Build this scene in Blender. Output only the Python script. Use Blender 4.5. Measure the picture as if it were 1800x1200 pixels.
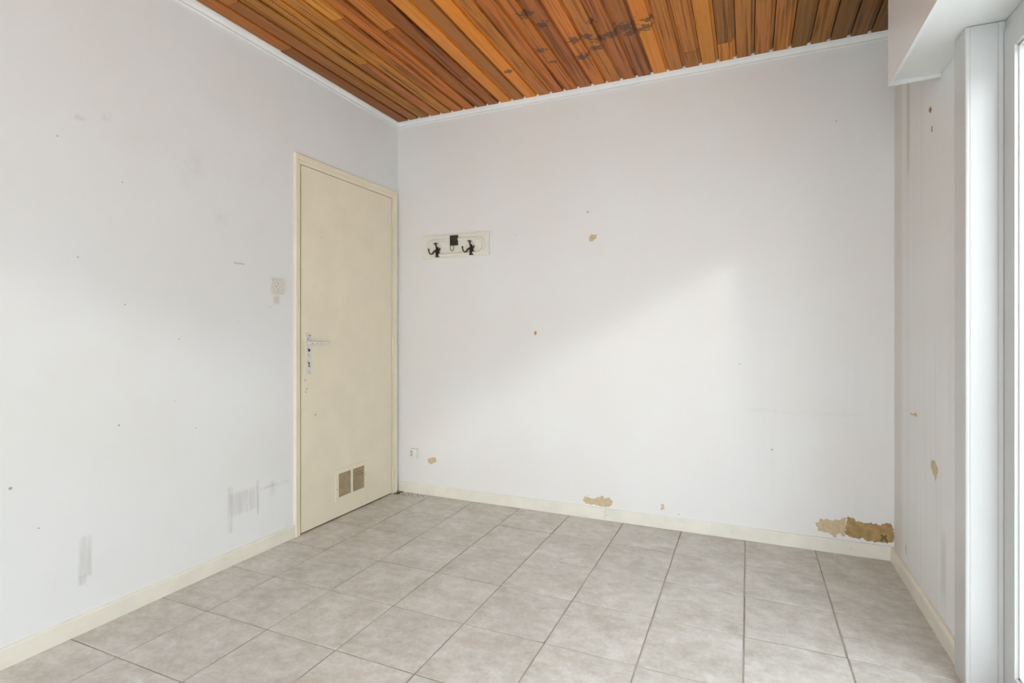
import bpy, bmesh, math, random
from mathutils import Vector, Matrix
from mathutils.geometry import tessellate_polygon

for o in list(bpy.data.objects): bpy.data.objects.remove(o)
SC = bpy.context.scene
COL = SC.collection
R = math.radians

# ------------------------------------------------------------------ camera
cam_d = bpy.data.cameras.new('camera'); cam = bpy.data.objects.new('camera', cam_d); COL.objects.link(cam)
cam_d.sensor_fit = 'HORIZONTAL'; cam_d.sensor_width = 36.0
cam_d.lens = 947.05 / 1800 * 36
cam_d.shift_y = -16.1 / 1800
cam_d.clip_start = 0.02
cam.location = (2.305, -3.2095, 1.133)
cam.rotation_euler = (R(90), 0, R(23.728))
SC.camera = cam

# ------------------------------------------------------------------ sky, sun, exposure
SKY = 7.6
SUN = 0.74
wd = bpy.data.worlds.new('sky'); SC.world = wd; wd.use_nodes = True
bg = wd.node_tree.nodes['Background']
bg.inputs[0].default_value = (0.892, 0.97, 1.05, 1); bg.inputs[1].default_value = SKY
sd = bpy.data.lights.new('sun', 'SUN'); sun = bpy.data.objects.new('sun', sd); COL.objects.link(sun)
sd.energy = SUN; sd.angle = R(4.0); sd.color = (1.0, 0.985, 0.96)
SUN_DIR = Vector((-1.0, 1.52, -0.535))
sun.rotation_euler = SUN_DIR.to_track_quat('-Z', 'Y').to_euler(); sun.location = (6, -6, 4)
vs = SC.view_settings
vs.view_transform = 'Standard'; vs.look = 'None'; vs.gamma = 1.0; vs.use_curve_mapping = False
vs.exposure = -0.19

# ------------------------------------------------------------------ dimensions (metres); back left corner is the origin
W, H, YR = 2.965, 2.63, -5.1          # room width, ceiling height, rear wall
TH = 0.16                              # outer wall thickness
GY0, GY1 = -1.063, -4.55               # clear opening of the sliding door

# ------------------------------------------------------------------ node helpers
class NT:
    def __init__(s, name):
        s.m = bpy.data.materials.new(name); s.m.use_nodes = True
        s.t = s.m.node_tree; s.n = s.t.nodes; s.l = s.t.links
        s.b = s.n['Principled BSDF']; s.out = s.n['Material Output']
    def put(s, sock, v):
        if hasattr(v, 'is_output') or isinstance(v, bpy.types.NodeSocket): s.l.new(v, sock)
        elif isinstance(v, (tuple, list)) and len(v) == 3 and sock.type == 'RGBA': sock.default_value = (*v, 1)
        else: sock.default_value = v
    def node(s, typ, **kw):
        n = s.n.new(typ)
        for k, v in kw.items(): setattr(n, k, v)
        return n
    def math(s, op, a, b=0.0, c=None, clamp=False):
        n = s.node('ShaderNodeMath', operation=op, use_clamp=clamp)
        s.put(n.inputs[0], a); s.put(n.inputs[1], b)
        if c is not None: s.put(n.inputs[2], c)
        return n.outputs[0]
    def vmath(s, op, a, b):
        n = s.node('ShaderNodeVectorMath', operation=op)
        s.put(n.inputs[0], a); s.put(n.inputs[1], b)
        return n.outputs['Value'] if op in ('LENGTH', 'DISTANCE', 'DOT_PRODUCT') else n.outputs[0]
    def mix(s, f, a, b, mode='MIX'):
        n = s.node('ShaderNodeMix', data_type='RGBA', blend_type=mode)
        s.put(n.inputs[0], f); s.put(n.inputs[6], a); s.put(n.inputs[7], b)
        return n.outputs[2]
    def ramp(s, v, lo, hi, a=0.0, b=1.0, smooth=True):
        n = s.node('ShaderNodeMapRange', interpolation_type='SMOOTHSTEP' if smooth else 'LINEAR')
        s.put(n.inputs[0], v); s.put(n.inputs[1], lo); s.put(n.inputs[2], hi); s.put(n.inputs[3], a); s.put(n.inputs[4], b)
        return n.outputs[0]
    def noise(s, vec, scale, detail=4, rough=0.5, dist=0.0):
        n = s.node('ShaderNodeTexNoise')
        s.put(n.inputs['Vector'], vec); n.inputs['Scale'].default_value = scale
        n.inputs['Detail'].default_value = detail; n.inputs['Roughness'].default_value = rough; n.inputs['Distortion'].default_value = dist
        return n.outputs[0]
    def pos(s): return s.node('ShaderNodeNewGeometry').outputs['Position']
    def objc(s): return s.node('ShaderNodeTexCoord').outputs['Object']
    def oinfo(s): return s.node('ShaderNodeObjectInfo')
    def sep(s, v):
        n = s.node('ShaderNodeSeparateXYZ'); s.put(n.inputs[0], v); return n.outputs
    def comb(s, x, y, z):
        n = s.node('ShaderNodeCombineXYZ')
        for i, v in enumerate((x, y, z)): s.put(n.inputs[i], v)
        return n.outputs[0]
    def band(s, v, lo, hi, soft):
        return s.math('MULTIPLY', s.ramp(v, lo - soft, lo + soft), s.ramp(v, hi - soft, hi + soft, 1.0, 0.0))
    def bump(s, h, strength, dist=0.002):
        n = s.node('ShaderNodeBump'); n.inputs['Strength'].default_value = strength; n.inputs['Distance'].default_value = dist
        s.put(n.inputs['Height'], h); s.l.new(n.outputs[0], s.b.inputs['Normal'])
    def fin(s, col=None, rough=None, metal=None, spec=None):
        if col is not None: s.put(s.b.inputs['Base Color'], col)
        if rough is not None: s.put(s.b.inputs['Roughness'], rough)
        if metal is not None: s.put(s.b.inputs['Metallic'], metal)
        if spec is not None: s.put(s.b.inputs['Specular IOR Level'], spec)
        return s.m

def srgb(r, g, b):
    f = lambda c: ((c / 255 + 0.055) / 1.055) ** 2.4 if c > 10 else c / 255 / 12.92
    return (f(r), f(g), f(b))

def plain(name, col, rough=0.5, metal=0.0, var=0.06, scale=30, bump=0.0, spec=0.5):
    t = NT(name); p = t.pos(); n = t.noise(p, scale, 4)
    c = t.mix(t.ramp(n, 0.3, 0.7), tuple(x * (1 - var) for x in col), tuple(min(1, x * (1 + var)) for x in col))
    if bump: t.bump(n, bump)
    return t.fin(c, rough, metal, spec)

# ------------------------------------------------------------------ wall paint
WALL = (0.81, 0.815, 0.81)
def wall_mat(name, marks=None):
    t = NT(name); p = t.pos()
    n1 = t.noise(p, 1.6, 3); n2 = t.noise(p, 7.0, 5, 0.6); n3 = t.noise(p, 220, 3)
    c = t.mix(t.ramp(n1, 0.35, 0.65), (WALL[0] * 0.985, WALL[1] * 0.975, WALL[2] * 0.955), WALL)
    c = t.mix(t.ramp(n2, 0.5, 0.8, 0.0, 0.35), c, (WALL[0] * 0.94, WALL[1] * 0.94, WALL[2] * 0.93))
    if marks: c = marks(t, p, c)
    t.bump(t.math('ADD', t.math('MULTIPLY', n3, 0.3), n2), 0.12, 0.003)
    return t.fin(c, 0.62, 0, 0.3)

def marks_left(t, p, c):
    x, y, z = t.sep(p)
    def smudge(c, y0, y1, z0, z1, strength, col, soft=0.008, sy=60, sz=5, lo=0.35, hi=0.65):
        m = t.math('MULTIPLY', t.band(y, y0, y1, soft), t.band(z, z0, z1, soft))
        n = t.noise(t.comb(0.0, t.math('MULTIPLY', y, sy), t.math('MULTIPLY', z, sz)), 1.0, 4)
        return t.mix(t.math('MULTIPLY', m, t.ramp(n, lo, hi, 0.15 * strength, strength)), c, col)
    g = (0.50, 0.48, 0.46)
    c = smudge(c, -1.372, -1.20, 0.235, 0.345, 0.42, g, 0.010)
    c = smudge(c, -1.378, -1.350, 0.16, 0.38, 0.35, g, 0.008)
    c = smudge(c, -1.212, -1.196, 0.20, 0.375, 0.60, g, 0.005)
    c = smudge(c, -1.20, -1.00, 0.318, 0.330, 0.45, g, 0.006, 20, 5)
    c = smudge(c, -1.128, -1.098, 0.27, 0.345, 0.55, g, 0.012)
    c = smudge(c, -2.012, -1.968, 0.205, 0.36, 0.45, g, 0.006, 40, 6)
    c = smudge(c, -2.012, -1.985, 0.18, 0.215, 0.6, g, 0.008, 40, 6)
    c = smudge(c, -1.345, -1.285, 1.470, 1.476, 0.7, (0.42, 0.40, 0.39), 0.004, 30, 5, 0.3, 0.5)
    c = smudge(c, -1.44, -1.38, 1.655, 1.69, 0.22, g, 0.02, 20, 20)
    c = smudge(c, -1.62, -1.50, 1.78, 1.95, 0.14, g, 0.04, 14, 14)
    c = smudge(c, -1.105, -1.065, 1.285, 1.330, 0.6, (0.60, 0.50, 0.38), 0.014, 30, 20, 0.2, 0.5)
    c = smudge(c, -1.93, -1.90, 1.96, 1.99, 0.30, (0.5, 0.48, 0.44), 0.012, 30, 30)
    c = smudge(c, -2.03, -1.98, 1.93, 1.95, 0.30, (0.5, 0.48, 0.46), 0.010, 30, 40)
    return c

def marks_back(t, p, c):
    x, y, z = t.sep(p)
    # old vertical drip streaks, tide line and scuffs on the damp side
    st = t.noise(t.comb(t.math('MULTIPLY', x, 26.0), 0.0, t.math('MULTIPLY', z, 0.7)), 1.0, 4, 0.6)
    m = t.math('MULTIPLY', t.band(x, 2.30, 2.95, 0.16), t.ramp(z, 1.4, 0.5))
    c = t.mix(t.math('MULTIPLY', m, t.ramp(st, 0.48, 0.76, 0.0, 0.32)), c, (0.62, 0.60, 0.58))
    wob = t.math('ADD', z, t.math('MULTIPLY', t.noise(t.comb(x, 0.0, 0.0), 9.0, 3), 0.05))
    m2 = t.math('MULTIPLY', t.band(x, 2.28, 2.80, 0.05), t.band(wob, 0.728, 0.742, 0.008))
    c = t.mix(t.math('MULTIPLY', m2, t.ramp(st, 0.35, 0.6, 0.05, 0.40)), c, (0.55, 0.53, 0.51))
    m3 = t.math('MULTIPLY', t.band(x, 0.98, 1.09, 0.01), t.band(z, 1.074, 1.080, 0.003))
    c = t.mix(t.math('MULTIPLY', m3, 0.30), c, (0.45, 0.45, 0.48))
    # dingy tone of the older paint above
    n = t.noise(p, 2.3, 3)
    c = t.mix(t.ramp(n, 0.25, 0.65, 0.35, 0.95), c, (0.80, 0.768, 0.738))
    return c

def marks_right(t, p, c):
    x, y, z = t.sep(p)
    st = t.noise(t.comb(0.0, t.math('MULTIPLY', y, 30.0), t.math('MULTIPLY', z, 0.8)), 1.0, 4, 0.6)
    c = t.mix(t.ramp(st, 0.50, 0.78, 0.0, 0.30), c, (0.62, 0.57, 0.50))
    c = t.mix(t.math('MULTIPLY', t.band(y, -0.150, -0.015, 0.03), 0.35), c, (0.66, 0.59, 0.50))
    m = t.math('MULTIPLY', t.band(y, -0.285, -0.235, 0.012), t.band(z, 1.86, 2.30, 0.05))
    c = t.mix(t.math('MULTIPLY', m, 0.45), c, (0.55, 0.45, 0.33))
    c = t.mix(t.math('MULTIPLY', t.band(y, -0.2625, -0.2575, 0.002), 0.35), c, (0.45, 0.38, 0.30))
    m = t.math('MULTIPLY', t.band(y, -0.765, -0.715, 0.015), t.band(z, 0.16, 0.38, 0.05))
    c = t.mix(t.math('MULTIPLY', m, 0.40), c, (0.58, 0.50, 0.40))
    m = t.math('MULTIPLY', t.band(y, -0.232, -0.212, 0.006), t.band(z, 0.12, 0.16, 0.015))
    c = t.mix(t.math('MULTIPLY', m, 0.55), c, (0.35, 0.30, 0.26))
    return c

M_WL = wall_mat('left_wall_paint', marks_left)
M_WB = wall_mat('back_wall_paint', marks_back)
M_WR = wall_mat('right_wall_paint', marks_right)
M_WF = wall_mat('rear_wall_paint')
M_TRIM = plain('white_trim_paint', (0.84, 0.83, 0.81), 0.4, var=0.02, scale=12)
M_BASE = plain('cream_baseboard_paint', (0.80, 0.76, 0.66), 0.38, var=0.04, scale=9, bump=0.05)
M_DOOR = plain('cream_door_paint', (0.86, 0.775, 0.605), 0.36, var=0.025, scale=6, bump=0.04)
M_PVC = plain('white_pvc', (0.585, 0.58, 0.565), 0.22, var=0.01, scale=5)
M_BOX = plain('white_shutter_box', (0.83, 0.83, 0.82), 0.3, var=0.012, scale=5)
M_IVORY = plain('ivory_plastic', (0.70, 0.67, 0.60), 0.4, var=0.02)
M_WPLA = plain('white_plastic', (0.82, 0.80, 0.74), 0.35, var=0.02)
M_HOLE = plain('dark_hole', (0.03, 0.027, 0.024), 0.8)
M_GASK = plain('grey_gasket', (0.30, 0.30, 0.30), 0.6)
M_BRONZE = plain('blackened_bronze', (0.045, 0.036, 0.024), 0.42, 0.5, var=0.4, scale=90, bump=0.3)
M_RACK = plain('cream_rack_paint', (0.78, 0.75, 0.66), 0.4, var=0.03, scale=20)
M_GRILLE_IN = plain('brown_vent_shade', (0.20, 0.14, 0.075), 0.7, var=0.2)
M_LOUVRE = plain('beige_louvre', (0.46, 0.37, 0.22), 0.5, var=0.08)
M_GROUT = plain('brown_grey_grout', (0.36, 0.31, 0.26), 0.85, var=0.25, scale=6, bump=0.2)
M_CEILBACK = plain('dark_ceiling_backing', (0.05, 0.024, 0.010), 0.8)
M_CRUMB = plain('brown_dirt', (0.12, 0.075, 0.035), 0.9, var=0.4, scale=200)
M_TAN = plain('tan_bare_plaster', (0.60, 0.47, 0.30), 0.85, var=0.08, scale=60, bump=0.3)
M_BROWN = plain('brown_damp_plaster', (0.40, 0.265, 0.115), 0.85, var=0.18, scale=30, bump=0.3)
M_DAMP = plain('dark_damp_spot', (0.17, 0.12, 0.045), 0.85, var=0.3, scale=120)
M_RUST = plain('rust_spot', (0.36, 0.20, 0.08), 0.85, var=0.2)
M_DOT = plain('grey_nail_hole', (0.42, 0.39, 0.35), 0.8)
M_TERR = plain('pale_terrace_concrete', (0.62, 0.61, 0.59), 0.8, var=0.06, scale=3)

M_SKY_BLOCK = plain('sky_block_render', (0.36, 0.355, 0.345), 0.85, var=0.04, scale=4, bump=0.1)

M_GAP_SHADE = plain('brown_gap_shade', (0.30, 0.225, 0.13), 0.7, var=0.15)  # shade of the door gap, put into the colour

def handle_mat():
    t = NT('chipped_painted_metal'); p = t.pos()
    n = t.noise(p, 85, 3, 0.55)
    ch = t.ramp(n, 0.62, 0.65)
    c = t.mix(ch, (0.76, 0.73, 0.66), (0.10, 0.10, 0.11))
    t.bump(t.math('SUBTRACT', 1.0, ch), 0.4, 0.001)
    return t.fin(c, 0.35, 0.0)
M_HANDLE = handle_mat()

def glass_mat():
    t = NT('clear_window_glass')
    tr = t.node('ShaderNodeBsdfTransparent'); tr.inputs[0].default_value = (0.95, 0.965, 0.96, 1)
    gl = t.node('ShaderNodeBsdfGlossy'); gl.inputs['Roughness'].default_value = 0.02
    lw = t.node('ShaderNodeLayerWeight')
    fr = t.math('ADD', 0.04, t.math('MULTIPLY', t.math('POWER', lw.outputs['Facing'], 5.0), 0.9))
    mx = t.node('ShaderNodeMixShader')
    t.l.new(fr, mx.inputs[0]); t.l.new(tr.outputs[0], mx.inputs[1]); t.l.new(gl.outputs[0], mx.inputs[2])
    t.l.new(mx.outputs[0], t.out.inputs[0]); t.n.remove(t.b)
    return t.m
M_GLASS = glass_mat()

def tile_mat():
    t = NT('mottled_ceramic_tile'); oi = t.oinfo(); p = t.pos()
    off = t.comb(t.math('MULTIPLY', oi.outputs['Random'], 37.0), t.math('MULTIPLY', oi.outputs['Random'], 91.0), 0.0)
    v = t.vmath('ADD', p, off)
    n1 = t.noise(v, 6.0, 2, 0.5); n2 = t.noise(t.vmath('MULTIPLY', v, (1.0, 1.35, 1.0)), 17.0, 3, 0.6); n4 = t.noise(v, 65, 2, 0.6)
    n3 = t.noise(t.vmath('ADD', v, (5.0, 3.0, 0.0)), 9.0, 1, 0.5)
    f = t.math('ADD', t.math('ADD', t.math('MULTIPLY', n1, 0.34), t.math('MULTIPLY', n2, 0.42)), t.math('MULTIPLY', n4, 0.24))
    c = t.mix(t.ramp(f, 0.33, 0.65, 0.0, 1.0, False), (0.43, 0.39, 0.325), (0.70, 0.68, 0.635))
    c = t.mix(t.ramp(n3, 0.50, 0.85, 0.0, 0.40), c, (0.58, 0.49, 0.40))
    c = t.mix(1.0, c, t.comb(*[t.ramp(oi.outputs['Random'], 0, 1, 0.955, 1.02, False)] * 3), 'MULTIPLY')
    r = t.ramp(n4, 0.2, 0.8, 0.33, 0.39, False)
    t.bump(n4, 0.04, 0.002)
    return t.fin(c, r, 0, 0.5)
M_TILE = tile_mat()

STAINS = [(1.345, -0.86, .06), (1.385, -0.745, .055), (1.29, -0.525, .05), (1.045, -0.385, .045), (1.31, -0.385, .03), (1.485, -0.55, .06),
          (1.55, -0.56, .06), (1.61, -0.505, .06), (1.675, -0.53, .07), (1.75, -0.565, .085), (1.77, -0.505, .06), (1.84, -0.52, .055),
          (1.865, -0.585, .045), (1.48, -0.375, .065), (1.61, -0.67, .035), (1.57, -0.43, .05)]
def wood_mat(name, ribbed=False, streak=1.0):
    t = NT(name); oi = t.oinfo(); p = t.pos(); lc = t.objc()
    x, y, z = t.sep(p); lx, ly, lz = t.sep(lc)
    rnd = oi.outputs['Random']
    gv = t.comb(t.math('ADD', t.math('MULTIPLY', x, 75.0), t.math('MULTIPLY', rnd, 40.0)), t.math('ADD', t.math('MULTIPLY', y, 1.6), t.math('MULTIPLY', rnd, 17.0)), 0.0)
    g1 = t.noise(gv, 1.0, 4, 0.55, 0.3)
    gf = t.noise(t.comb(t.math('MULTIPLY', x, 420.0), t.math('MULTIPLY', y, 9.0), rnd), 1.0, 3, 0.6)
    cl = t.noise(t.comb(t.math('MULTIPLY', x, 8.0), t.math('MULTIPLY', y, 2.5), t.math('MULTIPLY', rnd, 30.0)), 1.0, 3)
    c = oi.outputs['Color']
    c = t.mix(t.ramp(g1, 0.46, 0.66, 0.0, 0.85 * streak), c, t.mix(1.0, c, (0.34, 0.30, 0.32), 'MULTIPLY'))
    c = t.mix(t.ramp(gf, 0.45, 0.75, 0.0, 0.40), c, t.mix(1.0, c, (0.55, 0.48, 0.42), 'MULTIPLY'))
    c = t.mix(t.ramp(cl, 0.35, 0.7, 0.0, 0.5), c, t.mix(1.0, c, (1.18, 1.12, 1.02), 'MULTIPLY'))
    if ribbed:
        jit = t.math('MULTIPLY', t.noise(p, 30, 3), 0.9)
        s = t.math('SINE', t.math('MULTIPLY', t.math('ADD', t.math('ADD', y, t.math('MULTIPLY', lx, 0.35)), t.math('MULTIPLY', jit, 0.012)), 460.0))
        bandm = t.math('MULTIPLY', t.band(lx, 0.012, 0.046, 0.012), t.ramp(t.noise(t.comb(t.math('MULTIPLY', x, 60.0), t.math('MULTIPLY', y, 6.0), 0.0), 1.0, 2), 0.35, 0.55))
        c = t.mix(t.math('MULTIPLY', bandm, t.ramp(s, -0.1, 0.9, 0.0, 0.75)), c, t.mix(1.0, c, (0.35, 0.28, 0.22), 'MULTIPLY'))
    # old leak stains: clusters of ragged spots
    m = None
    for sx, sy, sr in STAINS:
        dx = t.math('SUBTRACT', x, sx); dy = t.math('SUBTRACT', y, sy)
        d = t.math('SQRT', t.math('ADD', t.math('MULTIPLY', dx, dx), t.math('MULTIPLY', t.math('MULTIPLY', dy, dy), 1.7)))
        k = t.math('SUBTRACT', 1.0, t.math('DIVIDE', d, sr))
        m = k if m is None else t.math('MAXIMUM', m, k)
    sn = t.noise(t.comb(t.math('MULTIPLY', x, 38.0), t.math('MULTIPLY', y, 70.0), 0.0), 1.0, 2, 0.5)
    sp = t.ramp(t.math('ADD', t.math('MULTIPLY', m, 0.40), sn), 0.64, 0.70)
    sp = t.math('MULTIPLY', sp, t.ramp(m, -0.35, 0.1))
    # wide spray of tiny specks around them
    sn2 = t.noise(t.comb(t.math('MULTIPLY', x, 60.0), t.math('MULTIPLY', y, 110.0), 3.0), 1.0, 2)
    reg = t.math('MULTIPLY', t.band(x, 1.25, 2.20, 0.12), t.band(y, -0.90, -0.35, 0.10))
    sp2 = t.math('MULTIPLY', t.ramp(sn2, 0.66, 0.72), reg)
    sp = t.math('MAXIMUM', sp, sp2)
    c = t.mix(t.math('MULTIPLY', sp, 0.75), c, (0.055, 0.032, 0.022))
    t.bump(t.math('ADD', g1, gf), 0.12, 0.002)
    return t.fin(c, t.ramp(g1, 0.3, 0.7, 0.40, 0.55), 0, 0.35)
M_WOOD = wood_mat('varnished_cedar')
M_WOODP = wood_mat('plain_varnished_cedar', streak=0.25)
M_RIB = wood_mat('planer_marked_cedar', True)

# ------------------------------------------------------------------ mesh helpers
def add_box(bm, x0, x1, y0, y1, z0, z1):
    x0, x1 = sorted((x0, x1)); y0, y1 = sorted((y0, y1)); z0, z1 = sorted((z0, z1))
    v = [bm.verts.new(c) for c in ((x0, y0, z0), (x1, y0, z0), (x1, y1, z0), (x0, y1, z0), (x0, y0, z1), (x1, y0, z1), (x1, y1, z1), (x0, y1, z1))]
    return [bm.faces.new([v[i] for i in f]) for f in ((0, 3, 2, 1), (4, 5, 6, 7), (0, 1, 5, 4), (1, 2, 6, 5), (2, 3, 7, 6), (3, 0, 4, 7))]

def bevel(bm, w, seg=2, angle=30):
    es = [e for e in bm.edges if len(e.link_faces) == 2 and e.calc_face_angle(0) > R(angle)]
    bmesh.ops.bevel(bm, geom=es, offset=w, segments=seg, affect='EDGES', clamp_overlap=True)

def finish(name, bm, mat, parent=None, smooth=False):
    bmesh.ops.recalc_face_normals(bm, faces=bm.faces[:])
    me = bpy.data.meshes.new(name); bm.to_mesh(me); bm.free()
    me.materials.append(mat)
    if smooth:
        me.shade_smooth() if hasattr(me, 'shade_smooth') else None
    o = bpy.data.objects.new(name, me); COL.objects.link(o)
    if parent is not None: o.parent = parent
    return o

def box(name, x0, x1, y0, y1, z0, z1, mat, parent=None, bv=0.0, seg=2):
    bm = bmesh.new(); add_box(bm, x0, x1, y0, y1, z0, z1)
    if bv: bevel(bm, bv, seg)
    return finish(name, bm, mat, parent)

def prism(bm, pts, axis, a, b):
    """extrude a closed 2-D outline along an axis: axis 'x' -> pts are (y,z); 'y' -> (x,z); 'z' -> (x,y)"""
    def P(p, t): return {'x': (t, p[0], p[1]), 'y': (p[0], t, p[1]), 'z': (p[0], p[1], t)}[axis]
    A = [bm.verts.new(P(p, a)) for p in pts]; B = [bm.verts.new(P(p, b)) for p in pts]
    n = len(pts)
    bm.faces.new(A); bm.faces.new(B[::-1])
    for i in range(n): bm.faces.new((A[i], B[i], B[(i + 1) % n], A[(i + 1) % n]))

def tube(bm, pts, rad, seg=10, closed=False, cap=True):
    pts = [Vector(p) for p in pts]; n = len(pts)
    rads = rad if isinstance(rad, (list, tuple)) else [rad] * n
    rings = []; ref = None
    for i, p in enumerate(pts):
        if closed: d = pts[(i + 1) % n] - pts[i - 1]
        else: d = pts[min(i + 1, n - 1)] - pts[max(i - 1, 0)]
        d.normalize()
        if ref is None: ref = d.orthogonal().normalized()
        u = (ref - d * ref.dot(d)).normalized(); ref = u; w = d.cross(u)
        rings.append([bm.verts.new(p + (u * math.cos(2 * math.pi * k / seg) + w * math.sin(2 * math.pi * k / seg)) * rads[i]) for k in range(seg)])
    for i in range(n if closed else n - 1):
        a, b = rings[i], rings[(i + 1) % n]
        for k in range(seg): bm.faces.new((a[k], a[(k + 1) % seg], b[(k + 1) % seg], b[k]))
    if cap and not closed: bm.faces.new(rings[0][::-1]); bm.faces.new(rings[-1])

def tag(o, label, cat, kind=None, group=None):
    o['label'] = label; o['category'] = cat
    if kind: o['kind'] = kind
    if group: o['group'] = group
    return o

def empty(name, loc=(0, 0, 0)):
    o = bpy.data.objects.new(name, None); o.empty_display_size = 0.1; COL.objects.link(o); o.location = loc
    return o

# ------------------------------------------------------------------ walls
def boxes(name, lst, mat):
    bm = bmesh.new()
    for b in lst: add_box(bm, *b)
    return finish(name, bm, mat)
DY0, DY1, DZ = -0.950, -0.050, 2.100       # door opening in the left wall
wl = boxes('wall_left', [(-0.14, 0, YR, DY0, 0, H), (-0.14, 0, DY1, 0, 0, H), (-0.14, 0, DY0, DY1, DZ, H), (-0.14, -0.10, DY0, DY1, 0, DZ)], M_WL)
tag(wl, 'white scuffed wall around the cream door', 'wall', 'structure')
wb = boxes('wall_back', [(-0.14, W + TH, 0, 0.14, 0, H)], M_WB)
tag(wb, 'white plaster wall with peeled patches under the coat hook board', 'wall', 'structure')
ZO = 2.118                                  # head of the sliding door opening
wr = boxes('wall_right', [(W, W + TH, -0.965, 0, 0, H), (W, W + TH, YR, GY1 - 0.098, 0, H), (W, W + TH, GY1 - 0.098, -0.965, ZO, H)], M_WR)
tag(wr, 'dingy white wall beside the glass door, stained with drips', 'wall', 'structure')
WX0, WX1, WZ0, WZ1 = 0.14, 2.83, 0.12, 2.45      # added window behind the camera, out of view, for frontal fill light
wf = boxes('wall_front', [(-0.14, WX0, YR - 0.14, YR, 0, H), (WX1, W + TH, YR - 0.14, YR, 0, H), (WX0, WX1, YR - 0.14, YR, 0, WZ0), (WX0, WX1, YR - 0.14, YR, WZ1, H)], M_WF)
tag(wf, 'plain white wall opposite the coat hook board', 'wall', 'structure')

# ------------------------------------------------------------------ floor and its tiles
fl = boxes('floor', [(-0.14, W + TH, YR - 0.14, 0.14, -0.12, -0.0025)], M_GROUT)
tag(fl, 'grey beige ceramic tile floor', 'floor', 'structure')
TX, TY, TX0, TY0 = 0.3330, 0.3393, 0.2890, -0.3447
GAP = 0.0042
rng = random.Random(4)
def tile_mesh(w, d):
    bm = bmesh.new(); add_box(bm, 0, w, 0, d, -0.008, 0)
    es = [e for e in bm.edges if all(abs(v.co.z) < 1e-6 for v in e.verts)]
    bmesh.ops.bevel(bm, geom=es, offset=0.0022, segments=2, affect='EDGES')
    bmesh.ops.recalc_face_normals(bm, faces=bm.faces[:])
    me = bpy.data.meshes.new('tile'); bm.to_mesh(me); bm.free(); me.materials.append(M_TILE)
    return me
xs = [0.0] + [TX0 + TX * i for i in range(0, 9) if TX0 + TX * i < W - 0.01] + [W]
ys = [0.0] + [TY0 - TY * j for j in range(0, 16) if TY0 - TY * j > YR + 0.01] + [YR]
cache = {}
for i in range(len(xs) - 1):
    for j in range(len(ys) - 1):
        w = xs[i + 1] - xs[i] - GAP; d = ys[j] - ys[j + 1] - GAP
        k = (round(w, 4), round(d, 4))
        if k not in cache: cache[k] = tile_mesh(w, d)
        o = bpy.data.objects.new('tile', cache[k]); COL.objects.link(o); o.parent = fl
        o.location = (xs[i] + GAP / 2, ys[j + 1] + GAP / 2, rng.uniform(-0.0004, 0.0003))
        o.rotation_euler = (rng.uniform(-1, 1) * 0.0008, rng.uniform(-1, 1) * 0.0008, 0)

# ------------------------------------------------------------------ ceiling boards
ce = boxes('ceiling', [(-0.14, W + TH, YR - 0.14, 0.14, H + 0.0217, H + 0.16)], M_CEILBACK)
tag(ce, 'varnished brown wood board ceiling with dark leak stains', 'ceiling', 'structure')
PW = 0.0888
def plank_mesh(w):
    f = w - 0.0175
    pts = [(0, .0215), (0, .0022), (.0022, 0), (f - .0022, 0), (f, .0022), (f, .0120), (w - .0040, .0120), (w - .0040, .0215)]
    bm = bmesh.new(); prism(bm, pts, 'y', 0.0, 1.0)
    bmesh.ops.recalc_face_normals(bm, faces=bm.faces[:])
    me = bpy.data.meshes.new('ceiling_board'); bm.to_mesh(me); bm.free()
    return me
PLK = {}
def plank(x0, w, y0, y1, col, mat):
    k = (round(w, 4), mat.name)
    if k not in PLK:
        PLK[k] = plank_mesh(w); PLK[k].materials.append(mat)
    o = bpy.data.objects.new('ceiling_board', PLK[k]); COL.objects.link(o); o.parent = ce
    o.location = (x0, min(y0, y1) + 0.0014, H + rng.uniform(-0.0004, 0.0006)); o.scale = (1, abs(y1 - y0) - 0.0028, 1)
    o.color = (*col, 1)
WOODK = 1.36
def wc(r, g, b):
    c = srgb(r, g, b); return (min(0.95, c[0] * WOODK * 1.0), min(0.95, c[1] * WOODK * 1.04), c[2] * WOODK * 0.55)
tones = {0: (122, 68, 32), 1: (136, 80, 46), 2: (150, 94, 46), 3: (168, 106, 50), 4: (168, 106, 52), 5: (186, 118, 56), 6: (168, 92, 42), 7: (172, 100, 48),
         8: (142, 76, 40), 9: (190, 114, 54), 10: (148, 88, 48), 11: (198, 116, 48), 12: (172, 102, 48), 13: (168, 92, 46), 14: (166, 92, 42), 15: (148, 82, 48),
         16: (182, 102, 52), 17: (168, 98, 52), 18: (154, 86, 52), 19: (142, 80, 46), 20: (186, 106, 46), 21: (166, 98, 48), 22: (164, 98, 48), 23: (178, 112, 52),
         24: (140, 86, 48), 25: (156, 98, 52), 26: (160, 98, 52), 27: (166, 102, 52), 28: (120, 76, 32), 29: (138, 86, 36), 30: (106, 66, 26), 31: (104, 64, 24), 32: (100, 62, 24), 33: (100, 62, 24)}
alt = {0: (152, 86, 46), 1: (150, 88, 48), 3: (152, 86, 52), 5: (160, 90, 44), 7: (142, 78, 36), 8: (128, 68, 34), 20: (192, 116, 52), 22: (150, 88, 46), 24: (186, 112, 52)}
joints = {0: [-1.075], 1: [-1.47], 3: [-0.786], 5: [-1.18], 7: [-1.015], 8: [-0.42], 20: [-0.60], 22: [-0.19], 24: [-0.21]}
flip = {0, 1, 8}          # the tone list gives the board by the wall; here alt is the one nearer the rear
plainset = {0, 1, 9, 10, 11, 20, 23, 28, 30}
ribset = {3, 4, 12}
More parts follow.
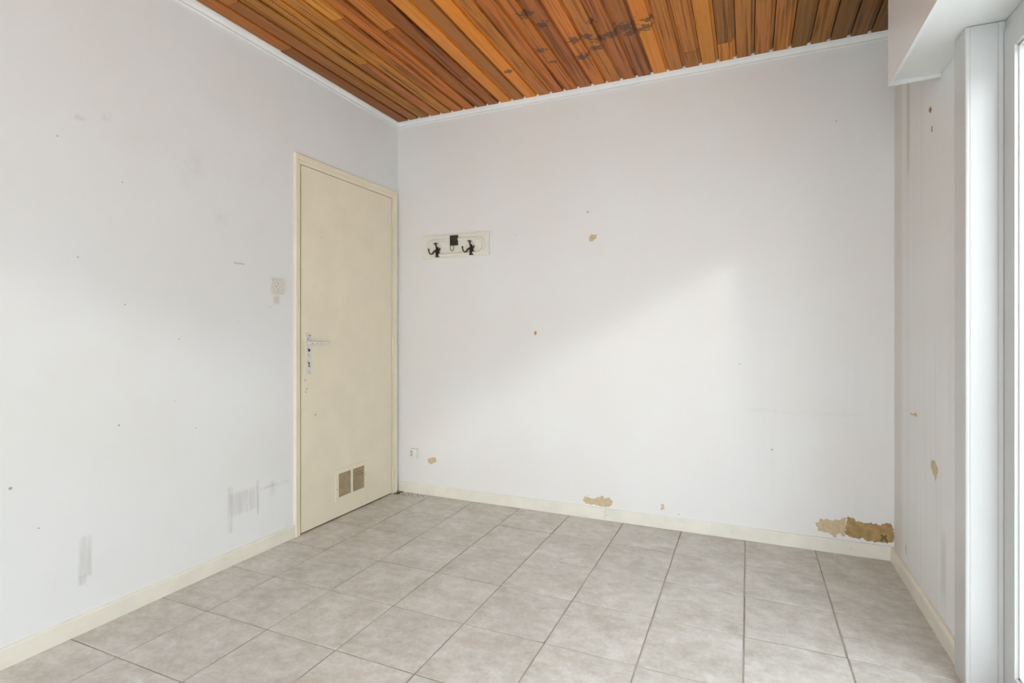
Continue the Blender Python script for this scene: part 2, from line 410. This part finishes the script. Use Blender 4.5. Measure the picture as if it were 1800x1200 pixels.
for k in range(0, 34):
    x0 = 0.0 if k == 0 else 0.1133 + PW * (k - 1)
    if x0 > W - 0.02: break
    x1 = min(W, 0.1133 + PW * k)
    ends = [0.0] + joints.get(k, [])
    y = ends[-1]
    while y > YR:
        y -= rng.uniform(1.1, 2.3) if y < -0.9 or k in joints else rng.uniform(1.7, 3.0)
        ends.append(max(y, YR))
    base = tones[k]
    for s in range(len(ends) - 1):
        if s == 0:
            col = alt[k] if (k in alt and k not in flip) else base
        elif s == 1 and k in alt:
            col = base if k not in flip else alt[k]
        else:
            col = tones[rng.randrange(0, 24)]
        mat = M_RIB if k in ribset and (s == 1 if k == 3 else s == 0) else (M_WOODP if k in plainset else M_WOOD)
        xx = x0 + (0.022 if (k == 0 and s > 0) else 0.0)
        plank(xx, x1 - xx, ends[s], ends[s + 1], wc(*col), mat)

# ------------------------------------------------------------------ ceiling trim: small cove with a bead
prof = [(0, H + .021), (0, 2.590), (.006, 2.5885), (.0095, 2.592), (.0095, 2.597), (.0075, 2.601), (.011, 2.606), (.016, 2.616), (.0185, 2.628), (.0185, H + .021)]
bm = bmesh.new(); prism(bm, prof, 'y', YR, 0.0)
tag(finish('trim_1', bm, M_TRIM), 'white painted ceiling trim above the cream door', 'trim', 'structure')
bm = bmesh.new(); prism(bm, [(-a, b) for a, b in prof], 'x', 0.0, W)
tag(finish('trim_2', bm, M_TRIM), 'white painted ceiling trim above the coat hook board', 'trim', 'structure')
bm = bmesh.new(); prism(bm, [(W - a, b) for a, b in prof], 'y', -0.69, 0.0)
tag(finish('trim_3', bm, M_TRIM), 'short white ceiling trim between shutter box and corner', 'trim', 'structure')

# ------------------------------------------------------------------ baseboards
BH, BT = 0.070, 0.0115
def base_prof(s=1): return [(0, 0.0003), (BT, 0.0003), (BT, BH - .006), (BT - .002, BH - .001), (BT - .005, BH), (0, BH)]
bm = bmesh.new(); prism(bm, base_prof(), 'y', YR, -0.9690)
tag(finish('baseboard_left', bm, M_BASE), 'cream baseboard along the scuffed wall up to the door', 'baseboard', 'structure')
bb = empty('baseboard_back'); tag(bb, 'cream baseboard of two butted boards under the coat hook wall', 'baseboard', 'structure')
bm = bmesh.new(); prism(bm, [(-a, b) for a, b in base_prof()], 'x', 0.0165, 1.5125); finish('board', bm, M_BASE, bb)
bm = bmesh.new(); prism(bm, [(-a, b) for a, b in base_prof()], 'x', 1.5140, W - BT - 0.0005); finish('board', bm, M_BASE, bb)
for nx in (1.525, 0.80, 2.22, 2.78):
    bm = bmesh.new(); bmesh.ops.create_circle(bm, cap_ends=True, segments=8, radius=0.0026, matrix=Matrix.Translation((nx, -BT - 0.0004, 0.034)) @ Matrix.Rotation(R(90), 4, 'X'))
    finish('nail_head', bm, M_DOT, bb)
bm = bmesh.new(); prism(bm, [(W - a * 1.6, b) for a, b in [(0, .0003), (BT, .0003), (BT, BH - .016), (BT * .9, BH - .007), (BT * .6, BH - .001), (0, BH)]], 'y', -0.9640, -0.0005)
tag(finish('baseboard_right', bm, M_BASE), 'rounded cream baseboard under the drip-stained wall', 'baseboard', 'structure')

# ------------------------------------------------------------------ cream door in the left wall
dr = empty('door_1', (0, -0.5, 0)); tag(dr, 'flat cream painted door with lever handle and vent grille', 'door', 'structure')
INV = Matrix.Translation((0, 0.5, 0))
def dpart(o): o.matrix_parent_inverse = INV; return o
# casing: stepped profile, three sides
LY, RY, TZ = -0.9225, -0.0835, 2.071      # leaf edges
def casing(bm):
    prof = [(-0.05, 0), (0.013, 0), (0.016, .07), (0.016, .42), (0.0105, .50), (0.0105, .54), (0.0135, .60), (0.0135, .94), (0.0115, 1.0), (-0.05, 1.0)]
    wl_, wr_, wt_ = 0.0365, 0.0470, 0.0545
    yo, yi, zo = -0.968, -0.030, 2.1295
    st = []
    for (y, z, dy, dz) in ((yo, 0.0003, wl_, 0), (yo, zo, wl_, -wt_), (yi, zo, -wr_, -wt_), (yi, 0.0003, -wr_, 0)):
        st.append([bm.verts.new((x, y + dy * d, z + dz * d)) for x, d in prof])
    n = len(prof)
    for k in range(3):
        for i in range(n): bm.faces.new((st[k][i], st[k][(i + 1) % n], st[k + 1][(i + 1) % n], st[k + 1][i]))
    bm.faces.new(st[0]); bm.faces.new(st[3][::-1])
bm = bmesh.new(); casing(bm); dpart(finish('door_frame', bm, M_DOOR, dr))
for args in ((-0.018, 0.0066, -0.9312, LY - .0006, 0.001, TZ + .006), (-0.018, 0.0066, LY - .0006, RY, TZ + .0006, TZ + .006)):
    dpart(box('gap_shade_strip', *args, M_GAP_SHADE, dr))  # brown strip fills the leaf gap; its colour stands for the gap's shade
leaf = dpart(box('door_leaf', -0.032, 0.008, LY, RY, 0.007, TZ, M_DOOR, dr, 0.0015, 2))
for (y, z, ry, rz) in ((-0.762, 1.69, .003, .004), (-0.812, 0.656, .009, .004), (-0.891, 0.863, .010, .003), (-0.878, 0.812, .005, .005), (-0.886, 0.795, .004, .006), (-0.378, 0.236, .004, .004)):
    bm = bmesh.new()
    bmesh.ops.create_circle(bm, cap_ends=True, segments=9, radius=1.0, matrix=Matrix.Translation((0.0086, y, z)) @ Matrix.Rotation(R(35), 4, 'X') @ Matrix.Diagonal((1, ry, rz, 1)) @ Matrix.Rotation(R(90), 4, 'Y'))
    c = dpart(finish('paint_chip', bm, M_DOT, dr))
for z0, z1 in ((1.885, 1.962), (1.000, 1.083), (0.108, 0.190)):
    bm = bmesh.new()
    tube(bm, [(0.0145, RY + .003, z0), (0.0145, RY + .003, (z0 + z1) / 2 - .0008)], 0.0062, 12)
    tube(bm, [(0.0145, RY + .003, (z0 + z1) / 2 + .0008), (0.0145, RY + .003, z1)], 0.0062, 12)
    tube(bm, [(0.0145, RY + .003, z0 - .004), (0.0145, RY + .003, z1 + .004)], 0.004, 10)
    dpart(finish('hinge', bm, M_DOOR, dr))
# handle plate with lever
hp = dpart(box('handle_plate', 0.0078, 0.0150, -0.888, -0.850, 0.894, 1.129, M_HANDLE, dr, 0.003, 3)); hp['label'] = 'light grey handle plate with chipped paint'
bm = bmesh.new()
tube(bm, [(0.014, -0.869, 1.073), (0.030, -0.869, 1.073), (0.046, -0.869, 1.073), (0.055, -0.864, 1.073), (0.059, -0.852, 1.0732), (0.060, -0.83, 1.0735), (0.060, -0.79, 1.0735), (0.059, -0.765, 1.073), (0.057, -0.750, 1.0725)],
     [0.0105, 0.0095, 0.0092, 0.0094, 0.0096, 0.0098, 0.0092, 0.0078, 0.004], 14)
tube(bm, [(0.0148, -0.869, 1.073), (0.020, -0.869, 1.073)], 0.0135, 16)
lv = finish('lever', bm, M_HANDLE, hp, True); dpart(lv); lv.matrix_parent_inverse = hp.matrix_world.inverted() @ INV
lv.matrix_parent_inverse = Matrix.Identity(4)
def hsub(name, bm, mat): o = finish(name, bm, mat, hp); return o
bm = bmesh.new(); tube(bm, [(0.0145, -0.869, 1.031), (0.0165, -0.869, 1.031)], 0.0085, 16); hsub('lock_indicator', bm, plain('maroon_indicator', (0.16, 0.012, 0.02), 0.35))
bm = bmesh.new(); add_box(bm, 0.0149, 0.0155, -0.872, -0.866, 0.936, 0.958); tube(bm, [(0.0149, -0.869, 0.958), (0.0155, -0.869, 0.958)], 0.0052, 12); hsub('keyhole', bm, M_HOLE)
for z in (0.905, 1.000, 1.115):
    bm = bmesh.new(); tube(bm, [(0.0148, -0.869, z), (0.0160, -0.869, z)], 0.0038, 10); hsub('screw', bm, M_GASK)
# vent grille
gr = None
bm = bmesh.new()
GYA, GYB, GZA, GZB = -0.648, -0.361, 0.097, 0.296
OP = ((-0.622, -0.512), (-0.494, -0.384)); OZ = (0.124, 0.268)
X0, X1 = 0.0079, 0.0125
add_box(bm, X0, X1, GYA, GYB, GZA, OZ[0]); add_box(bm, X0, X1, GYA, GYB, OZ[1], GZB)
add_box(bm, X0, X1, GYA, OP[0][0], OZ[0], OZ[1]); add_box(bm, X0, X1, OP[0][1], OP[1][0], OZ[0], OZ[1]); add_box(bm, X0, X1, OP[1][1], GYB, OZ[0], OZ[1])
gr = dpart(finish('vent_grille', bm, M_DOOR, dr))
def gsub(o): o.parent = gr; return o
bm = bmesh.new(); add_box(bm, 0.0080, 0.0084, -0.624, -0.382, 0.122, 0.270); gsub(finish('dark_vent_backing', bm, M_GRILLE_IN))  # dark sheet on the leaf, painted as the shaded hollow behind the slats
for a, b in OP:
    bm = bmesh.new(); n = 19
    for i in range(n):
        z = OZ[0] + (OZ[1] - OZ[0]) * (i + 0.5) / n
        if a > -0.5 and i in (13, 15): z += 0.002
        prism(bm, [(0.0086, z + .0026), (0.0115, z - .0020), (0.0121, z - .0014), (0.0092, z + .0031)], 'y', a, b)
    o = gsub(finish('louvre_slats', bm, M_LOUVRE)); o['kind'] = 'stuff'
for y, z in ((-0.637, 0.178), (-0.371, 0.208)):
    bm = bmesh.new(); tube(bm, [(X1 - .0005, y, z), (X1 + .0012, y, z)], 0.0032, 10); gsub(finish('screw', bm, M_GASK))

# ------------------------------------------------------------------ glazed sliding door in the right wall
sl = empty('door_2', (W, (GY0 + GY1) / 2, 0)); tag(sl, 'white framed sliding glass door opening to the terrace', 'door', 'structure')
SINV = sl.matrix_basis.inverted()
def sp_(o): o.matrix_parent_inverse = Matrix.Translation((-W, -(GY0 + GY1) / 2, 0)); return o
XF = 2.935; XS = 3.030                       # room face of the frame, room face of the far sash
def jamb(y0, s, name):
    # plan outline (x,y): bead at the room edge, flat reveal, small groove by the sash
    o = -s * 0.098
    pts = [(XF, y0 + o), (XF, y0 - s * .005), (XF + .0015, y0 - s * .0015), (XF + .005, y0), (XF + .009, y0), (XF + .0095, y0 - s * .0015), (XF + .0115, y0 - s * .0015), (XF + .0125, y0 - s * .0002),
           (XS - .016, y0 - s * .0002), (XS - .015, y0 - s * .003), (XS - .013, y0 - s * .003), (XS - .012, y0), (XS - .001, y0), (XS, y0 - s * .004), (XS + .095, y0 - s * .004), (XS + .095, y0 + o)]
    bm = bmesh.new(); prism(bm, pts, 'z', 0.0005, 2.0995)
    sp_(finish(name, bm, M_PVC, sl))
jamb(GY0, -1, 'jamb'); jamb(GY1, 1, 'jamb')
sp_(box('head_rail', XS + .006, XS + .095, GY1 - .003, GY0 + .003, 2.062, 2.0995, M_PVC, sl, 0.002))
sp_(box('bottom_track', XS - .002, XS + .100, GY1 - .003, GY0 + .003, 0.0005, 0.030, M_PVC, sl, 0.002))
def sash(ya, yb, x):
    s = empty('sash'); s.parent = sl; sp_(s)
    st, tz0, tz1, bz0, bz1 = 0.084, 1.990, 2.067, 0.026, 0.102
    x1 = x + 0.042
    ya, yb = max(ya, yb), min(ya, yb)
    box('stile', x, x1, ya - st, ya, bz0, tz1, M_PVC, s, 0.003)
    box('stile', x, x1, yb, yb + st, bz0, tz1, M_PVC, s, 0.003)
    box('top_rail', x, x1, yb + st, ya - st, tz0, tz1, M_PVC, s, 0.003)
    box('bottom_rail', x, x1, yb + st, ya - st, bz0, bz1, M_PVC, s, 0.003)
    bm = bmesh.new()
    for (a, b, c, d) in ((yb + st, ya - st, tz0 - .006, tz0), (yb + st, ya - st, bz1, bz1 + .006), (ya - st - .004, ya - st, bz1, tz0), (yb + st, yb + st + .004, bz1, tz0)):
        add_box(bm, x + .010, x + .034, a, b, c, d)
    finish('gasket', bm, M_PVC, s)
    box('pane', x + .017, x + .025, yb + st, ya - st, bz1, tz0, M_GLASS, s)
sash(GY0 + .010, GY1 - .010, XS)

# ------------------------------------------------------------------ roller shutter box above the glass door
sb = empty('roller_shutter_box', (2.88, -0.70, 2.1)); tag(sb, 'white roller shutter box hanging above the glass door', 'shutter box')
def sbp(o): o.matrix_parent_inverse = Matrix.Translation((-2.88, 0.70, -2.1)); return o
BXF, BYE, BZ = 2.800, -0.708, 2.102
YB1 = GY1 - 0.25
sbp(box('front_panel', BXF, BXF + .012, YB1, BYE, 2.086, H - .0008, M_BOX, sb, 0.0012))
bm = bmesh.new(); prism(bm, [(BXF + .012, BYE - .004), (BXF + .012, YB1), (W - .0008, YB1), (W - .0008, GY1 - .09), (XS + .05, GY1 - .09), (XS + .05, -0.968), (W - .0008, -0.968), (W - .0008, BYE - .004)], 'z', BZ, BZ + .012)
sbp(finish('bottom_panel', bm, M_BOX, sb))
bm = bmesh.new()
prism(bm, [(BXF + .010, 2.086), (BXF + .016, 2.086), (W - .001, 2.090), (W - .001, H - .0008), (BXF + .012, H - .0008)], 'y', BYE - .0105, BYE)
sbp(finish('end_cap', bm, M_BOX, sb))
bm = bmesh.new(); tube(bm, [(2.900, BYE - .006, 2.100), (2.915, BYE - .011, 2.1005), (2.930, BYE - .006, 2.100)], 0.004, 8)
sbp(finish('panel_clip', bm, M_BOX, sb, True))
sbp(box('end_cap', BXF + .012, W - .001, YB1, YB1 + .010, 2.090, H - .0008, M_BOX, sb))

# ------------------------------------------------------------------ window added in the unseen rear wall as fill light
wn = empty('added_window', (1.5, YR, WZ0)); tag(wn, 'added white framed window facing the coat hook wall for fill light', 'window', 'structure')
def wnp(o): o.matrix_parent_inverse = Matrix.Translation((-1.5, -YR, -WZ0)); return o
bm = bmesh.new(); fy0, fy1, fw = YR - 0.10, YR - 0.03, 0.07
add_box(bm, WX0, WX1, fy0, fy1, WZ0, WZ0 + fw); add_box(bm, WX0, WX1, fy0, fy1, WZ1 - fw, WZ1)
for a in (WX0, (WX0 + WX1 - fw) / 2, WX1 - fw): add_box(bm, a, a + fw, fy0, fy1, WZ0 + fw, WZ1 - fw)
wnp(finish('added_window_frame', bm, M_PVC, wn))
xm = (WX0 + WX1) / 2
for a, b in ((WX0 + fw, xm - fw / 2), (xm + fw / 2, WX1 - fw)): wnp(box('pane', a, b, fy0 + .03, fy0 + .038, WZ0 + fw, WZ1 - fw, M_GLASS, wn))
wnp(box('added_window_sill', WX0 - .04, WX1 + .04, YR + .0005, YR + .05, WZ0 - .025, WZ0 - .001, M_TRIM, wn, 0.003))

# ------------------------------------------------------------------ added terrace and sky-blocking wall, shaping the light from outside
tg = boxes('terrace', [(-6, W + 16, -22, 12, -0.24, -0.125)], M_TERR)
tag(tg, 'added pale concrete terrace outside the glass door', 'terrace', 'structure')
nh = boxes('sky_block_wall', [(11.5, 11.8, -22, 12, -0.13, 5.9)], M_SKY_BLOCK)
tag(nh, 'added tall pale wall across the terrace that cuts low sky light', 'wall', 'structure')

# ------------------------------------------------------------------ coat hook board on the back wall
cr = empty('coat_rack', (0.476, 0, 1.645)); tag(cr, 'cream wooden hook board with two dark metal hooks', 'coat rack')
def crp(o, par=None): 
    if par is None: o.matrix_parent_inverse = Matrix.Translation((-0.476, 0, -1.645))
    return o
bm = bmesh.new(); add_box(bm, 0.219, 0.734, -0.016, -0.0004, 1.645, 1.798); bevel(bm, 0.004, 3)
crp(finish('back_board', bm, M_RACK, cr))
def stadium(cx, cz, hx, hz, r, y, n=8):
    pts = []
    for (sx, sz, a0) in ((1, 1, 0), (-1, 1, 90), (-1, -1, 180), (1, -1, 270)):
        for i in range(n + 1):
            a = R(a0 + 90 * i / n); pts.append((cx + sx * (hx - r) + r * math.cos(a), y, cz + sz * (hz - r) + r * math.sin(a)))
    return pts
bm = bmesh.new(); tube(bm, stadium(0.480, 1.714, 0.214, 0.050, 0.042, -0.0155), 0.0105, 12, closed=True)
crp(finish('moulding', bm, M_RACK, cr, True))
def hook(x):
    z = 1.690; y = -0.0225
    bm = bmesh.new()
    # back plate with flared foot, body boss, upper prong ending in a flared cap, swept lower hook
    prism(bm, [(x - .014, z - .040), (x + .014, z - .040), (x + .009, z - .024), (x + .009, z + .014), (x + .005, z + .030), (x - .005, z + .030), (x - .009, z + .014), (x - .009, z - .024)], 'y', y - .0055, y + .0072)
    tube(bm, [(x, y, z), (x, y - .008, z), (x, y - .014, z), (x, y - .017, z)], [0.014, 0.013, 0.009, 0.002], 12)
    tube(bm, [(x, y - .006, z + .006), (x + .001, y - .012, z + .022), (x + .001, y - .020, z + .036), (x + .001, y - .024, z + .046)], [0.0065, 0.006, 0.0055, 0.005], 10)
    tube(bm, [(x + .001, y - .024, z + .044), (x + .001, y - .0245, z + .047), (x + .001, y - .025, z + .050), (x + .001, y - .025, z + .055)], [0.006, 0.0165, 0.014, 0.004], 14)
    tube(bm, [(x, y - .004, z + .002), (x + .014, y - .005, z + .004), (x + .022, y - .006, z + .014), (x + .024, y - .006, z + .024)], [0.006, 0.0065, 0.005, 0.002], 8)
    tube(bm, [(x + .002, y - .004, z - .004), (x + .016, y - .005, z - .010), (x + .022, y - .006, z - .018)], [0.006, 0.005, 0.002], 8)
    tube(bm, [(x, y - .006, z), (x - .008, y - .012, z + .004), (x - .016, y - .020, z - .004), (x - .022, y - .027, z - .018), (x - .028, y - .036, z - .024), (x - .034, y - .045, z - .018), (x - .037, y - .050, z - .004), (x - .0375, y - .052, z + .006)],
         [0.008, 0.0065, 0.0055, 0.0048, 0.0046, 0.0045, 0.0042, 0.0040], 10)
    bmesh.ops.create_icosphere(bm, subdivisions=2, radius=0.0062, matrix=Matrix.Translation((x - .0375, y - .052, z + .008)))
    crp(finish('hook', bm, M_BRONZE, cr, True))
hook(0.343); hook(0.606)
bm = bmesh.new(); add_box(bm, 0.447, 0.503, -0.0290, -0.0150, 1.722, 1.790); bevel(bm, 0.003, 2)
for a, b, c, d in ((.447, .503, 1.722, 1.7275), (.447, .503, 1.7845, 1.790), (.447, .4525, 1.7275, 1.7845), (.4975, .503, 1.7275, 1.7845)): add_box(bm, a, b, -0.0312, -0.0285, c, d)
for i in range(3): add_box(bm, .456, .494, -0.0303, -0.0285, 1.735 + i * .017, 1.745 + i * .017)
pl = crp(finish('key_plate', bm, M_BRONZE, cr))
bm = bmesh.new(); tube(bm, [(0.4625 + 0.0130 * math.sin(a), -0.0305 - 0.002 * math.cos(a), 1.706 + 0.022 * math.cos(a)) for a in [2 * math.pi * i / 20 for i in range(20)]], 0.0021, 8, closed=True)
o = finish('ring', bm, plain('aged_brass', (0.16, 0.11, 0.05), 0.4, 0.7), cr, True); crp(o)

# ------------------------------------------------------------------ sockets
s1 = empty('aerial_socket', (0, -1.0835, 1.336)); tag(s1, 'square ivory socket plate with four small holes beside the door', 'socket')
def s1p(o): o.matrix_parent_inverse = Matrix.Translation((0, 1.0835, -1.336)); return o
bm = bmesh.new(); add_box(bm, 0.0002, 0.0095, -1.126, -1.041, 1.335, 1.417); bevel(bm, 0.0045, 3)
s1p(finish('cover_plate', bm, M_IVORY, s1))
bm = bmesh.new(); tube(bm, [(0.0098, -1.082 + .0225 * math.cos(a), 1.376 + .0225 * math.sin(a)) for a in [2 * math.pi * i / 28 for i in range(28)]], 0.0022, 8, closed=True)
s1p(finish('socket_rim', bm, M_IVORY, s1, True))
bm = bmesh.new(); tube(bm, [(0.0090, -1.082, 1.376), (0.0100, -1.082, 1.376)], 0.0190, 28)
s1p(finish('socket_face', bm, M_WPLA, s1))
for dy, dz in ((0, .0115), (0, -.0115), (-.0100, 0), (.0100, 0)):
    bm = bmesh.new(); tube(bm, [(0.0095, -1.082 + dy, 1.376 + dz), (0.0104, -1.082 + dy, 1.376 + dz)], 0.0030, 10); s1p(finish('contact_hole', bm, M_HOLE, s1))
s2 = empty('surface_socket', (0.141, 0, 0.255)); tag(s2, 'small white surface mounted socket low in the corner by the door', 'socket')
def s2p(o): o.matrix_parent_inverse = Matrix.Translation((-0.141, 0, -0.255)); return o
bm = bmesh.new(); add_box(bm, 0.124, 0.176, -0.034, -0.0003, 0.256, 0.314); bevel(bm, 0.004, 3)
s2p(finish('housing', bm, M_WPLA, s2))
bm = bmesh.new(); add_box(bm, 0.126, 0.152, -0.0365, -0.0335, 0.262, 0.308); bevel(bm, 0.001, 2)
s2p(finish('insert', bm, M_IVORY, s2))
for z in (0.275, 0.295):
    bm = bmesh.new(); tube(bm, [(0.139, -0.0360, z), (0.139, -0.0372, z)], 0.0040, 10); s2p(finish('contact_hole', bm, M_HOLE, s2))

# ------------------------------------------------------------------ bare plaster patches, nail holes (parts of the walls)
def ragged(pts, rng, amp, rounds=2):
    for _ in range(rounds):
        out = []
        for i, a in enumerate(pts):
            b = pts[(i + 1) % len(pts)]
            L = math.hypot(b[0] - a[0], b[1] - a[1])
            out.append(a)
            if L > 0.004:
                m = rng.uniform(-amp, amp) * min(L, 0.02)
                nx, nz = (b[1] - a[1]) / L, -(b[0] - a[0]) / L
                t = rng.uniform(.35, .65)
                out.append((a[0] + (b[0] - a[0]) * t + nx * m, a[1] + (b[1] - a[1]) * t + nz * m))
        pts = out
    return pts
prng = random.Random(11)
def patch(name, pts, wall, mat, t=0.0006, amp=0.35, rounds=2, base=0.0):
    pts = ragged(pts, prng, amp, rounds)
    bm = bmesh.new()
    if wall is wb: P = lambda p, d: (p[0], -base - d, p[1])
    elif wall is wr: P = lambda p, d: (W - base - d, p[0], p[1])
    else: P = lambda p, d: (base + d, p[0], p[1])
    A = [bm.verts.new(P(p, t)) for p in pts]; B = [bm.verts.new(P(p, 0.0)) for p in pts]
    for tri in tessellate_polygon([[Vector((p[0], p[1], 0)) for p in pts]]):
        bm.faces.new([A[i] for i in tri])
    for i in range(len(pts)):
        k = (i + 1) % len(pts); bm.faces.new((A[i], A[k], B[k], B[i]))
    return finish(name, bm, mat, wall)
DARK = [(2.759, .184), (2.769, .193), (2.792, .189), (2.8, .18), (2.817, .175), (2.829, .172), (2.849, .17), (2.866, .177), (2.878, .17), (2.898, .17), (2.914, .175), (2.931, .184), (2.949, .185), (2.958, .169), (2.962, .146), (2.962, .095), (2.937, .08), (2.914, .082), (2.89, .081), (2.866, .082), (2.847, .082), (2.839, .092), (2.819, .084), (2.8, .089), (2.784, .091), (2.769, .094), (2.757, .097), (2.753, .111), (2.761, .126), (2.763, .151)]
LIGHT = [(2.621, .135), (2.63, .144), (2.64, .148), (2.643, .163), (2.653, .166), (2.662, .158), (2.687, .164), (2.698, .161), (2.711, .172), (2.725, .17), (2.742, .177), (2.759, .184), (2.763, .151), (2.761, .126), (2.753, .111), (2.757, .097), (2.751, .087), (2.742, .09), (2.738, .101), (2.725, .097), (2.719, .088), (2.715, .078), (2.702, .083), (2.687, .091), (2.666, .095), (2.645, .099), (2.634, .11), (2.627, .124)]
STAR = [(2.906, .119), (2.916, .125), (2.922, .117), (2.931, .128), (2.935, .121), (2.931, .109), (2.939, .096), (2.935, .083), (2.927, .094), (2.916, .095), (2.91, .089), (2.914, .104)]
MID = [(1.372, .109), (1.38, .125), (1.386, .134), (1.388, .117), (1.396, .124), (1.4, .14), (1.413, .122), (1.433, .119), (1.461, .126), (1.481, .134), (1.489, .144), (1.501, .14), (1.507, .125), (1.525, .135), (1.537, .145), (1.542, .126), (1.558, .112), (1.549, .093), (1.525, .081), (1.477, .078), (1.421, .079), (1.388, .083)]
patch('bare_plaster_patch', LIGHT, wb, M_TAN)['label'] = 'light tan end of the big peeled patch'
patch('bare_plaster_patch', DARK, wb, M_BROWN, 0.0007)['label'] = 'brown damp end of the big peeled patch'
patch('damp_spot', STAR, wb, M_DAMP, 0.0004, 0.5, 2, 0.0007)
patch('bare_plaster_patch', MID, wb, M_TAN)
patch('bare_plaster_patch', [(.249, .241), (.265, .256), (.313, .267), (.324, .237), (.276, .213), (.255, .225)], wb, M_TAN, amp=0.15)
patch('bare_plaster_patch', [(1.409, 1.711), (1.422, 1.733), (1.458, 1.73), (1.458, 1.708), (1.431, 1.689), (1.411, 1.693)], wb, M_TAN, amp=0.25)
patch('bare_plaster_patch', [(1.048, 1.13), (1.058, 1.143), (1.068, 1.128), (1.06, 1.113)], wb, M_BROWN, amp=0.25)
patch('bare_plaster_patch', [(1.39, 1.871), (1.401, 1.876), (1.41, 1.867), (1.401, 1.862)], wb, M_TAN, amp=0.25)
patch('bare_plaster_patch', [(1.837, .134), (1.85, .142), (1.858, .137), (1.853, .123), (1.86, .109), (1.841, .1), (1.837, .112), (1.843, .122)], wb, M_TAN, amp=0.25)
patch('bare_plaster_patch', [(-.589, .623), (-.628, .634), (-.677, .615), (-.662, .584), (-.648, .558), (-.636, .573), (-.598, .592)], wr, M_TAN, amp=0.25)
patch('rust_spot', [(-.572, 2.027), (-.594, 2.027), (-.602, 2.009), (-.587, 2.001), (-.565, 2.014)], wr, M_RUST, amp=0.25)
patch('rust_spot', [(-.594, 1.946), (-.609, 1.941), (-.609, 1.921), (-.594, 1.928)], wr, M_RUST, amp=0.25)
patch('bare_plaster_patch', [(-.291, .775), (-.348, .777), (-.395, .783), (-.402, .771), (-.359, .769), (-.303, .766)], wr, M_TAN, amp=0.25)
def dots(wall, lst):
    for a, z, r in lst:
        r *= 0.72
        pts = [(a + r * math.cos(2 * math.pi * i / 7), z + r * math.sin(2 * math.pi * i / 7)) for i in range(7)]
        patch('nail_hole', pts, wall, M_DOT, 0.0004, 0.2, 1)
dots(wl, [(-1.87, .762, .0055), (-2.216, .601, .008), (-1.857, 1.736, .004), (-2.079, 1.848, .004), (-2.014, 1.415, .004), (-1.847, 1.245, .004), (-1.621, 1.103, .004), (-1.642, .831, .003), (-1.541, .697, .004), (-2.136, .439, .004), (-1.126, 1.264, .004)])
dots(wb, [(1.937, .090, .005), (2.419, .504, .007), (.919, 1.764, .004), (2.717, 2.219, .005), (2.259, .958, .005)])

# ------------------------------------------------------------------ dirt swept into the corner
bm = bmesh.new(); crng = random.Random(3)
def crumb(x, y, r):
    m = Matrix.Translation((x, y, r * 0.45)) @ Matrix.Rotation(crng.uniform(0, 3), 4, 'Z') @ Matrix.Diagonal((1.0, crng.uniform(.6, 1), crng.uniform(.5, .8), 1))
    g = bmesh.ops.create_icosphere(bm, subdivisions=1, radius=r, matrix=m)
    for v in g['verts']: v.co += Vector((crng.uniform(-1, 1), crng.uniform(-1, 1), 0)) * r * .25
for i in range(26): crumb(0.022 + crng.random() * .045, -0.015 - crng.random() * .075, crng.uniform(.003, .008))
for i in range(26): crumb(0.06 + crng.random() ** 1.5 * .20, -0.018 - crng.random() * .06, crng.uniform(.0015, .0042))
for i in range(14): crumb(0.10 + crng.random() * .55, -0.020 - crng.random() * .09, crng.uniform(.0008, .0020))
tag(finish('dirt_crumbs', bm, M_CRUMB), 'brown dirt crumbs on the tiles in the door corner', 'dirt', 'stuff')
